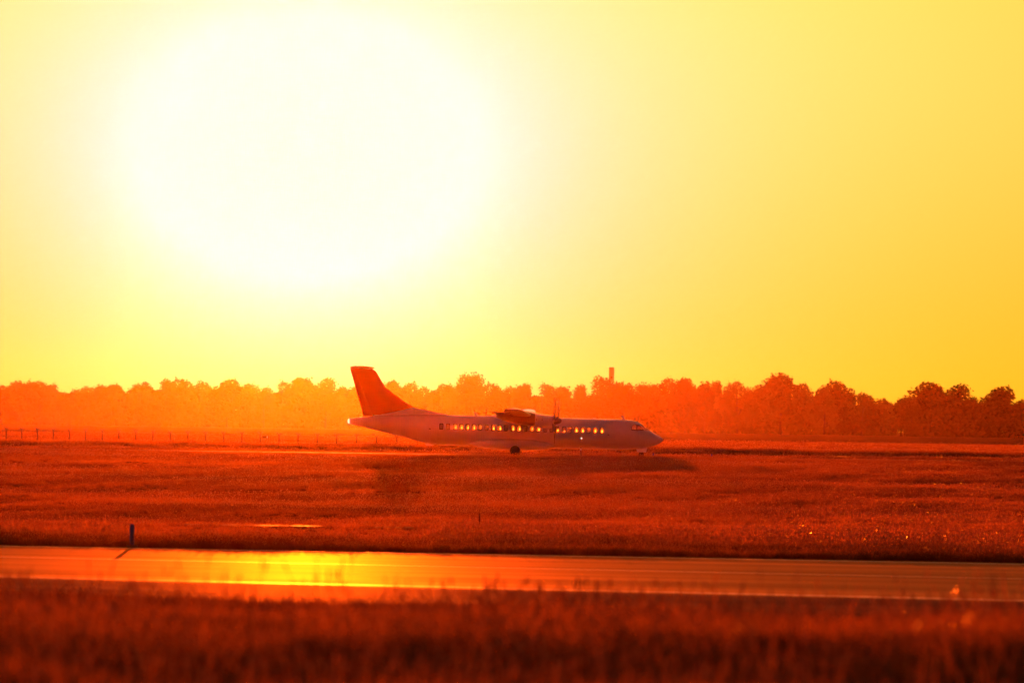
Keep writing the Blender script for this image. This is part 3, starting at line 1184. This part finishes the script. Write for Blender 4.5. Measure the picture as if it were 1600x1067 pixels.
# thin stake in the field
p = at(749, 823, 238)
zg = float(ground_z(p.x, 238))
sk = empty('stake', (p.x, 238, zg))
tag(sk, 'thin dark wooden stake upright in the grass between runway and airplane', 'stake')
mb = MB()
mb.box(-0.028, 0.028, -0.025, 0.025, -0.1, 0.56)
mb.add([(-0.028, -0.025, 0.56), (0.028, -0.025, 0.56), (0.028, 0.025, 0.56), (-0.028, 0.025, 0.56), (0, 0, 0.61)], [(0, 1, 4), (1, 2, 4), (2, 3, 4), (3, 0, 4)])
mb.build('shaft', M_bark, sk)
mb = MB()
mb.box(-0.034, 0.034, -0.031, 0.031, 0.44, 0.5)
mb.build('band', M_dark, sk)
# slim pole in front of the nose half of the fuselage
p = at(907.5, 712, 481)
zg = float(ground_z(p.x, 481))
pl = empty('slim_pole', (p.x, 481, zg))
tag(pl, 'slim dark pole in the grass in front of the fuselage behind the propeller', 'pole')
pl['label'] = 'slim dark pole in the grass under the forward fuselage'
mb = MB()
mb.lathe([(0.09, -0.05), (0.09, 0.04), (0.055, 0.06), (0.05, 0.9), (0.03, 0.93)], 'z', 12)
mb.build('shaft', M_dark, pl, auto=True)
mb = MB()
mb.lathe([(0.052, 0.62), (0.056, 0.63), (0.056, 0.78), (0.052, 0.79)], 'z', 12)
mb.build('band', M_signpale, pl)


def edge_light(px, py, Y, label):
    q = at(px, py, Y)
    zg_ = max(float(ground_z(q.x, Y)), 0.02 if 484 < Y < 513 else -9)
    e_ = empty('edge_light', (q.x, Y, zg_))
    tag(e_, label, 'runway light', 'low lights beside the taxiway')
    m_ = MB()
    m_.lathe([(0.16, -0.03), (0.16, 0.04), (0.06, 0.07), (0.05, 0.22)], 'z', 12)
    m_.build('base', M_dark, e_, auto=True)
    m_ = MB()
    m_.lathe([(0.07, 0.22), (0.085, 0.27), (0.08, 0.36), (0.05, 0.41), (0.02, 0.43)], 'z', 12)
    m_.build('globe', M_blue, e_, auto=True)


edge_light(1020.5, 713, 485.2, 'low dark taxiway light just ahead of the nose wheel')
edge_light(1112, 714, 485.2, 'low taxiway light standing alone right of the airplane nose')

# sign beyond the taxiway, on the bank
q0, q1 = at(409.6, 680.6, 606), at(420.2, 684.6, 606)
zg = float(ground_z((q0.x + q1.x) / 2, 606))
sg = empty('taxiway_sign', ((q0.x + q1.x) / 2, 606, zg))
tag(sg, 'small dark sign board on two legs beyond the taxiway left of the tail', 'sign')
hw = (q1.x - q0.x) / 2
z0, z1 = q1.z - zg, q0.z - zg
mb = MB()
mb.box(-hw, hw, -0.08, 0.08, z0, z1)
mb.build('board', M_signblack, sg)
mb = MB()
mb.box(hw * 0.38, hw * 0.66, -0.095, -0.083, z0 + 0.03, z1 - 0.03)
mb.build('panel', M_signpale, sg)
for s_ in (-0.7, 0.7):
    mb = MB()
    mb.tube([(hw * s_, 0, -0.1), (hw * s_, 0, z0 + 0.02)], 0.02, 6)
    mb.build('leg', M_galv, sg)

# ------------------------------------------------------------------ far tower
TY = 4500.0
t0, t1 = at(951.4, 573.6, TY), at(959.8, 573.6, TY)
tw = empty('tower', ((t0.x + t1.x) / 2, TY, -1.5))
tag(tw, 'pale square tower rising behind the treetops above the airplane nose', 'tower')
hw = (t1.x - t0.x) / 2
H = t0.z + 1.5
mb = MB()
mb.rings([[(-hw * 0.98, -hw * 0.98, z), (hw * 0.98, -hw * 0.98, z), (hw * 0.98, hw * 0.98, z), (-hw * 0.98, hw * 0.98, z)] for z in (0, H * 0.5, H - 2.0)])
mb.build('shaft', M_conc, tw)
mb = MB()
mb.rings([[(-hw * k_, -hw * k_, z), (hw * k_, -hw * k_, z), (hw * k_, hw * k_, z), (-hw * k_, hw * k_, z)] for z, k_ in ((H - 1.99, 1.0), (H - 0.3, 1.02), (H, 0.97))])
mb.build('parapet', M_conc, tw)
for z in (H - 9, H - 18, H - 27):
    mb = MB()
    mb.box(-hw * 0.3, hw * 0.3, -hw * 0.98 - 0.12, -hw * 0.98 - 0.02, z, z + 1.6)
    mb.build('window', M_dark, tw)


# ------------------------------------------------------------------ trees
def crown_mesh(seed, nleaf=4200, leaf=0.030):
    g = np.random.default_rng(seed)
    lobes = []
    nl = g.integers(11, 17)
    for i in range(nl):
        a = g.uniform(0, 2 * PI)
        h = g.uniform(0.12, 0.86)
        env = 0.5 * math.sin(PI * min(1, max(0.0, (h + 0.08) / 1.12)) ** 0.75) ** 0.8
        rr = env * math.sqrt(g.uniform(0.05, 0.75))
        r_ = g.uniform(0.13, 0.22)
        lobes.append((rr * math.cos(a), rr * math.sin(a), h, r_))
    lobes.append((g.uniform(-0.08, 0.08), g.uniform(-0.1, 0.1), 0.84, 0.15))
    w = np.array([l[3] ** 2 for l in lobes])
    idx = g.choice(len(lobes), nleaf, p=w / w.sum())
    L_ = np.array(lobes)[idx]
    d = g.normal(size=(nleaf, 3))
    d /= np.linalg.norm(d, axis=1)[:, None]
    rad = L_[:, 3] * np.clip(g.uniform(0.35, 1.0, nleaf) ** 0.6 + g.normal(0, 0.13, nleaf), 0, 1.5)
    c = L_[:, :3] + d * rad[:, None] * np.array([1, 1, 0.95])
    # leaf sprays bunch together on twigs
    c += g.normal(0, 0.006, c.shape)
    u = g.normal(size=(nleaf, 3))
    u /= np.linalg.norm(u, axis=1)[:, None]
    t = np.cross(u, g.normal(size=(nleaf, 3)))
    t /= np.linalg.norm(t, axis=1)[:, None]
    sz_ = leaf * g.uniform(0.5, 1.3, nleaf)[:, None]
    asp = g.uniform(0.45, 0.9, nleaf)[:, None]
    v = np.empty((nleaf, 4, 3))
    v[:, 0] = c - u * sz_
    v[:, 1] = c + t * sz_ * asp
    v[:, 2] = c + u * sz_
    v[:, 3] = c - t * sz_ * asp
    me = bpy.data.meshes.new('crown')
    me.vertices.add(nleaf * 4)
    me.vertices.foreach_set('co', v.reshape(-1))
    me.loops.add(nleaf * 4)
    me.loops.foreach_set('vertex_index', np.arange(nleaf * 4, dtype=np.int32))
    me.polygons.add(nleaf)
    me.polygons.foreach_set('loop_start', np.arange(0, nleaf * 4, 4, dtype=np.int32))
    me.update(calc_edges=True)
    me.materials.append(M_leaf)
    return me, lobes


def trunk_mesh(lobes, seed):
    g = random.Random(seed)
    mb_ = MB()
    mb_.tube([(0, 0, -0.02), (0.004, 0.002, 0.12), (g.uniform(-.02, .02), g.uniform(-.02, .02), 0.35), (g.uniform(-.03, .03), g.uniform(-.03, .03), 0.6), (0, 0, 0.8)],
             [0.026, 0.02, 0.016, 0.010, 0.004], 7)
    for (x, y, z, r_) in lobes[::2]:
        zz = max(0.14, z * 0.55)
        mb_.tube([(0, 0, zz), (x * 0.5, y * 0.5, zz + (z - zz) * 0.6), (x, y, z)], [0.009, 0.006, 0.003], 5)
    return norm_mesh('trunk', mb_.v, mb_.f, M_bark)


VAR = []
for k in range(9):
    cm, lb = crown_mesh(100 + k, 8200 if k % 3 else 6000, 0.022 if k % 2 else 0.028)
    VAR.append((cm, trunk_mesh(lb, k)))

# (pixel column of the middle, pixel row of the top, half width in pixels)
TREES = [(2, 601, 24), (26, 594, 26), (60, 594, 26), (86, 598, 20), (110, 612, 16), (136, 603, 20), (156, 600, 18), (180, 601, 20), (203, 606, 17), (226, 595, 18),
         (258, 591, 20), (288, 592, 24), (320, 597, 18), (354, 593, 26), (386, 598, 20), (412, 603, 17), (440, 594, 20), (474, 591, 24), (508, 592, 24), (536, 603, 18),
         (560, 598, 20), (590, 603, 18), (616, 595, 18), (636, 598, 16), (664, 603, 16), (690, 598, 18), (712, 602, 15), (738, 588, 20), (773, 599, 17), (800, 603, 18),
         (818, 598, 18), (846, 597, 22), (882, 605, 18), (910, 600, 20), (946, 590, 28), (974, 598, 18), (1006, 603, 18), (1042, 589, 28), (1070, 592, 20), (1100, 595, 20),
         (1122, 594, 20), (1152, 594, 20), (1186, 599, 22), (1220, 590, 34), (1248, 600, 22), (1288, 601, 18), (1310, 595, 24), (1346, 613, 26), (1374, 622, 22), (1398, 631, 18),
         (1424, 618, 22), (1456, 598, 38), (1494, 602, 32), (1522, 619, 18), (1560, 604, 30), (1596, 623, 22), (1630, 610, 30), (-34, 598, 26)]
TREES.sort()
TREE_Y = 3000.0
ONES = ['', 'first', 'second', 'third', 'fourth', 'fifth', 'sixth', 'seventh', 'eighth', 'ninth', 'tenth', 'eleventh', 'twelfth', 'thirteenth', 'fourteenth', 'fifteenth',
        'sixteenth', 'seventeenth', 'eighteenth', 'nineteenth']
TENS = {2: ('twentieth', 'twenty'), 3: ('thirtieth', 'thirty'), 4: ('fortieth', 'forty'), 5: ('fiftieth', 'fifty')}


def ordinal(n):
    if n < 20:
        return ONES[n]
    t, o = divmod(n, 10)
    return TENS[t][0] if o == 0 else TENS[t][1] + '-' + ONES[o]


SPECIAL = {738: 'tallest lone rounded crown in the tree line, above the fuselage behind the wing',
           946: 'broad hazy tree in the tree line directly in front of the pale tower',
           1456: 'broadest dark red rounded tree, right of the deep gap in the tree line',
           1494: 'dark rounded tree joined to the right side of the broadest dark crown',
           1560: 'dark tree with a knobbly crown, last full tree near the right edge',
           1220: 'wide domed tree, highest of the tree line between nose and deep gap',
           1310: 'open crowned tree with sky showing through, left of the deep gap',
           1398: 'lowest small tree at the bottom of the deep gap in the tree line',
           474: 'tall bright orange tree right below the sun glow, left of the tail'}
cnt = 0
for i, (px, py, hwp) in enumerate(TREES):
    Y = TREE_Y + rng.uniform(-45, 45)
    if px > 1400:
        Y -= 160
    base = at(px, 684, Y)
    top = at(px, py - 1, Y)
    zg = float(ground_z(base.x, Y))
    hgt = top.z - zg
    t = empty('broadleaf_tree', (base.x, Y, zg))
    if -5 <= px <= 1605:
        cnt += 1
    if px in SPECIAL:
        lab = SPECIAL[px]
    elif px < -5:
        lab = 'tree of the far tree line just past the left edge of the view'
    elif px > 1605:
        lab = 'tree of the far tree line just past the right edge of the view'
    else:
        lab = 'hazy broadleaf tree in the far tree line, ' + ordinal(cnt) + ' crown from the left'
    tag(t, lab, 'tree', 'trees of the far tree line')
    t.rotation_euler = (0, 0, rng.uniform(0, 2 * PI))
    wx = (hwp + 5) * K * Y * 2 * 1.3
    t.scale = (wx, wx, hgt * 0.99)
    cm, tm = VAR[int(rng.integers(0, len(VAR)))]
    link('trunk', tm, None, t)
    link('crown', cm, None, t)

# brush below the crowns: one mass
nb = 80000
bx_ = rng.uniform(-330, 330, nb)
by_ = TREE_Y + 5 + rng.uniform(-30, 30, nb) - np.where(bx_ > 200, 150, 0)
toppx = np.array([(t[0], t[1]) for t in TREES], float)
prof_top = np.interp(bx_ / K / TREE_Y + 800, toppx[:, 0], toppx[:, 1])
hmax = np.clip((684 - prof_top) * K * TREE_Y * 0.62, 4, 24)
bz_ = -1.6 + hmax * rng.uniform(0, 1, nb) ** 0.9
c = np.stack([bx_, by_, bz_], 1)
u = rng.normal(size=(nb, 3))
u /= np.linalg.norm(u, axis=1)[:, None]
t = np.cross(u, rng.normal(size=(nb, 3)))
t /= np.linalg.norm(t, axis=1)[:, None]
s_ = rng.uniform(0.5, 1.4, nb)[:, None] * np.where(np.arange(nb) % 4 == 0, 1.7, 1.0)[:, None]
v = np.stack([c - u * s_, c + t * s_ * 0.7, c + u * s_, c - t * s_ * 0.7], 1)
me = bpy.data.meshes.new('undergrowth')
me.vertices.add(nb * 4)
me.vertices.foreach_set('co', v.reshape(-1))
me.loops.add(nb * 4)
me.loops.foreach_set('vertex_index', np.arange(nb * 4, dtype=np.int32))
me.polygons.add(nb)
me.polygons.foreach_set('loop_start', np.arange(0, nb * 4, 4, dtype=np.int32))
me.update(calc_edges=True)
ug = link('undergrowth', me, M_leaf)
tag(ug, 'dense brush filling the far tree line below the crowns', 'brush', kind='stuff')


# ------------------------------------------------------------------ grass
def tuft_object(name, blades, rad, h0, h1, w, m, seed, bend=0.35, seeds=0, ms=None, seed_h=(1.0, 1.3)):
    g = random.Random(seed)
    V, F, MI = [], [], []
    for i in range(blades):
        a = g.uniform(0, 2 * PI)
        r_ = rad * math.sqrt(g.random())
        x, y = r_ * math.cos(a), r_ * math.sin(a)
        h = g.uniform(h0, h1)
        la = g.uniform(0, 2 * PI)
        b = g.uniform(0.05, bend) * h
        fa = g.uniform(0, 2 * PI)
        ux, uy = math.cos(fa) * w / 2, math.sin(fa) * w / 2
        k = len(V)
        lx, ly = math.cos(la) * b, math.sin(la) * b
        V += [(x - ux, y - uy, -0.03), (x + ux, y + uy, -0.03),
              (x + lx * 0.35 + ux * .8, y + ly * 0.35 + uy * .8, h * 0.6), (x + lx * 0.35 - ux * .8, y + ly * 0.35 - uy * .8, h * 0.6),
              (x + lx, y + ly, h)]
        F += [(k, k + 1, k + 2, k + 3), (k + 3, k + 2, k + 4)]
        MI += [0, 0]
    for i in range(seeds):
        a = g.uniform(0, 2 * PI)
        r_ = rad * math.sqrt(g.random())
        x, y = r_ * math.cos(a), r_ * math.sin(a)
        h = g.uniform(*seed_h) * h1
        la = g.uniform(0, 2 * PI)
        b = g.uniform(0.05, 0.3) * h
        lx, ly = math.cos(la) * b, math.sin(la) * b
        sw = w * 0.25
        k = len(V)
        V += [(x - sw, y, 0), (x + sw, y, 0), (x + lx * .8 + sw, y + ly * .8, h * .82), (x + lx * .8 - sw, y + ly * .8, h * .82)]
        F += [(k, k + 1, k + 2, k + 3)]
        MI += [0]
        hw_ = w * g.uniform(0.7, 1.2)
        k = len(V)
        p0 = Vector((x + lx * .8, y + ly * .8, h * .8))
        p1 = Vector((x + lx * 1.05, y + ly * 1.05, h))
        pm = (p0 + p1) / 2
        V += [tuple(p0), (pm.x + hw_, pm.y, pm.z), (pm.x, pm.y + hw_, pm.z), (pm.x - hw_, pm.y, pm.z), (pm.x, pm.y - hw_, pm.z), tuple(p1)]
        F += [(k, k + 2, k + 1), (k, k + 3, k + 2), (k, k + 4, k + 3), (k, k + 1, k + 4), (k + 5, k + 1, k + 2), (k + 5, k + 2, k + 3), (k + 5, k + 3, k + 4), (k + 5, k + 4, k + 1)]
        MI += [1] * 8
    me_ = mesh(name, V, F)
    me_.materials.append(m)
    me_.materials.append(ms or m)
    me_.polygons.foreach_set('material_index', MI)
    o = bpy.data.objects.new(name, me_)       # not placed in the scene: only the pattern that is scattered
    return o


def scatter(name, pts, scales, tufts, label, cat='grass', ztilt=0.12):
    me_ = bpy.data.meshes.new(name)
    me_.vertices.add(len(pts))
    me_.vertices.foreach_set('co', np.asarray(pts, np.float32).reshape(-1))
    at_ = me_.attributes.new('sc', 'FLOAT', 'POINT')
    at_.data.foreach_set('value', np.asarray(scales, np.float32))
    me_.update()
    o = link(name, me_, None)
    tag(o, label, cat, kind='stuff')
    ng = bpy.data.node_groups.new(name, 'GeometryNodeTree')
    ng.interface.new_socket('Geometry', in_out='INPUT', socket_type='NodeSocketGeometry')
    ng.interface.new_socket('Geometry', in_out='OUTPUT', socket_type='NodeSocketGeometry')
    N = ng.nodes
    gi, go = N.new('NodeGroupInput'), N.new('NodeGroupOutput')
    join = N.new('GeometryNodeJoinGeometry')
    m2p = N.new('GeometryNodeMeshToPoints')
    ng.links.new(gi.outputs[0], m2p.inputs[0])
    idx = N.new('GeometryNodeInputIndex')
    for k, tf in enumerate(tufts):
        oi = N.new('GeometryNodeObjectInfo')
        oi.inputs[0].default_value = tf
        iop = N.new('GeometryNodeInstanceOnPoints')
        md = N.new('ShaderNodeMath')
        md.operation = 'MODULO'
        md.inputs[1].default_value = len(tufts)
        ng.links.new(idx.outputs[0], md.inputs[0])
        cp = N.new('ShaderNodeMath')
        cp.operation = 'COMPARE'
        cp.inputs[1].default_value = k
        cp.inputs[2].default_value = 0.1
        ng.links.new(md.outputs[0], cp.inputs[0])
        ng.links.new(cp.outputs[0], iop.inputs['Selection'])
        ng.links.new(m2p.outputs[0], iop.inputs['Points'])
        ng.links.new(oi.outputs['Geometry'], iop.inputs['Instance'])
        rv = N.new('FunctionNodeRandomValue')
        rv.data_type = 'FLOAT_VECTOR'
        rv.inputs[0].default_value = (-ztilt, -ztilt, 0)
        rv.inputs[1].default_value = (ztilt, ztilt, 6.283)
        e2r = N.new('FunctionNodeEulerToRotation')
        ng.links.new(rv.outputs[0], e2r.inputs[0])
        ng.links.new(e2r.outputs[0], iop.inputs['Rotation'])
        na_ = N.new('GeometryNodeInputNamedAttribute')
        na_.data_type = 'FLOAT'
        na_.inputs[0].default_value = 'sc'
        ng.links.new(na_.outputs[0], iop.inputs['Scale'])
        ng.links.new(iop.outputs[0], join.inputs[0])
    ng.links.new(join.outputs[0], go.inputs[0])
    md_ = o.modifiers.new('scatter', 'NODES')
    md_.node_group = ng
    return o


def spots(y0, y1, dens, margin=6.0, wid=0.098):
    area = wid * (y1 ** 2 - y0 ** 2) + 2 * margin * (y1 - y0)
    n = int(area * dens)
    y = rng.uniform(y0, y1, n * 3)
    keep = rng.uniform(0, 1, n * 3) < (wid * y + margin) / (wid * y1 + margin)
    y = y[keep][:n]
    x = rng.uniform(-1, 1, len(y)) * (wid * y + margin)
    return x, y


def patch(x, y, sx, sy, ph_):
    return (np.sin(x / sx + ph_) + np.sin(y / sy + 1.7 * ph_ + 0.4 * np.sin(x / sx * 1.7)) + np.sin(x / sx * 0.37 + y / sy * 0.61 + 2 * ph_)) / 3


def far_edge_y(x):
    a, b = far_l
    return a.y + (b.y - a.y) * (x - a.x) / (b.x - a.x)


T_field = [tuft_object('grass_tuft', 26, 0.42, 0.07, 0.20, 0.022, M_field, k, 0.7, 2, M_seed, (0.9, 1.3)) for k in range(4)]
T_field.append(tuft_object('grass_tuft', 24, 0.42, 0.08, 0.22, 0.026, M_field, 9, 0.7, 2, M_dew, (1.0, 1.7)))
T_verge = [tuft_object('grass_tuft', 34, 0.35, 0.12, 0.42, 0.016, M_verge, 20 + k, 0.5, 2, M_seed, (0.95, 1.25)) for k in range(4)]
T_fore = [tuft_object('grass_tuft', 30, 0.18, 0.10, 0.30, 0.009, M_fore, 40 + k, 0.8, 1 if k < 2 else 0, M_seed, (1.0, 1.9)) for k in range(5)]

# field between runway and taxiway
x, y = spots(186, 484, 5.0)
fe = far_edge_y(x)
k_ = y > fe + 3.0
for a, b in path_ob:
    inx = (x > min(a.x, b.x) - 0.5) & (x < max(a.x, b.x) + 0.5)
    k_ &= ~(inx & (np.abs(y - (a.y + (b.y - a.y) * (x - a.x) / (b.x - a.x))) < 1.0))
x, y = x[k_], y[k_]
s = 0.8 + 0.55 * patch(x, y, 9.0, 7.0, 0.7) + 0.25 * patch(x, y, 2.5, 2.2, 2.1) + rng.uniform(-0.2, 0.25, len(x))
s = np.clip(s, 0.3, 1.9)
near_path = np.zeros(len(x), bool)
for a, b in path_ob:
    near_path |= (x > min(a.x, b.x) - 1) & (x < max(a.x, b.x) + 1) & (y < a.y) & (y > a.y - 26)
s = np.where(near_path, np.minimum(s, 0.5), s)
scatter('field_grass', np.stack([x, y, ground_z(x, y)], 1), s, T_field, 'sunlit rough grass field between the runway and the taxiway')
# verge beside the runway
n = 7000
x = rng.uniform(-30, 30, n)
off = rng.uniform(0, 1, n) ** 1.3 * 14
y = far_edge_y(x) + 0.4 + off
s = np.clip(0.75 + 0.4 * patch(x, y, 1.8, 1.5, 0.3) + rng.uniform(-0.25, 0.3, n), 0.3, 1.6)
s = np.where(off < 1.0, s * 0.6, s)
scatter('verge_grass', np.stack([x, y, ground_z(x, y)], 1), s, T_verge, 'taller dark grass along the far runway edge')
# ragged grass creeping over the near edge of the shoulder
n = 9000
x = rng.uniform(-26, 26, n)
a, b = shld_l
edge = a.y + (b.y - a.y) * (x - a.x) / (b.x - a.x)
y = edge + 2.2 + 1.2 * patch(x, x * 0.0, 2.3, 1.0, 0.4) - rng.uniform(0, 1, n) ** 1.4 * 22
s = np.clip(0.6 + 0.3 * patch(x, y, 1.6, 2.0, 1.9) + rng.uniform(-0.2, 0.25, n), 0.2, 1.3)
s = np.where(y > edge, s * 0.6, s)
scatter('shoulder_grass', np.stack([x, y, ground_z(x, y)], 1), s, T_verge, 'rough grass along the near runway shoulder')
# bank beyond the taxiway
x, y = spots(515, 640, 2.6, 10)
s = np.clip(0.95 + 0.35 * patch(x, y, 6.0, 4.0, 1.1) + rng.uniform(-0.25, 0.35, len(x)), 0.35, 1.9)
scatter('bank_grass', np.stack([x, y, ground_z(x, y)], 1), s * 1.15, T_field, 'grass on the low bank behind the taxiway')
# meadow in front of the trees, sparse at this distance
x, y = spots(640, 1500, 0.22, 15)
scatter('meadow_grass', np.stack([x, y, ground_z(x, y)], 1), rng.uniform(1.0, 2.2, len(x)), T_field, 'hazy meadow in front of the tree line')
# foreground mound
x, y = spots(24, 66, 42, 1.2)
s = np.clip(0.95 + 0.5 * patch(x, y, 0.9, 1.3, 0.9) + rng.uniform(-0.3, 0.4, len(x)), 0.35, 2.0)
scatter('foreground_grass', np.stack([x, y, ground_z(x, y)], 1), s, T_fore, 'blurred tall grass in the foreground in front of the runway', ztilt=0.2)

# taller stalks with shining seed heads among it
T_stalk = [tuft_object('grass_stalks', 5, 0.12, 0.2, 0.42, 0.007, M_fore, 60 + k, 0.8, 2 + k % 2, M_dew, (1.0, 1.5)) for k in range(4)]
x, y = spots(28, 60, 1.3, 1.2)
s = rng.uniform(0.7, 1.5, len(x))
scatter('seeding_grass', np.stack([x, y, ground_z(x, y)], 1), s, T_stalk, 'tall seeding stalks with glinting heads in the foreground grass', ztilt=0.25)

# ------------------------------------------------------------------ haze
mb = MB()
mb.box(-5300, 5300, -1100, 5300, -3.0, 52.0)
M_haze, nt, out = mat('haze')
pv = nt.nodes.new('ShaderNodeVolumePrincipled')
pv.inputs['Color'].default_value = (1.0, 0.57, 0.26, 1)
pv.inputs['Density'].default_value = HAZE_DENSITY
pv.inputs['Anisotropy'].default_value = HAZE_G
lnk(nt, pv.outputs[0], out.inputs['Volume'])
hz = mb.build('haze', M_haze)
tag(hz, kind='stuff')
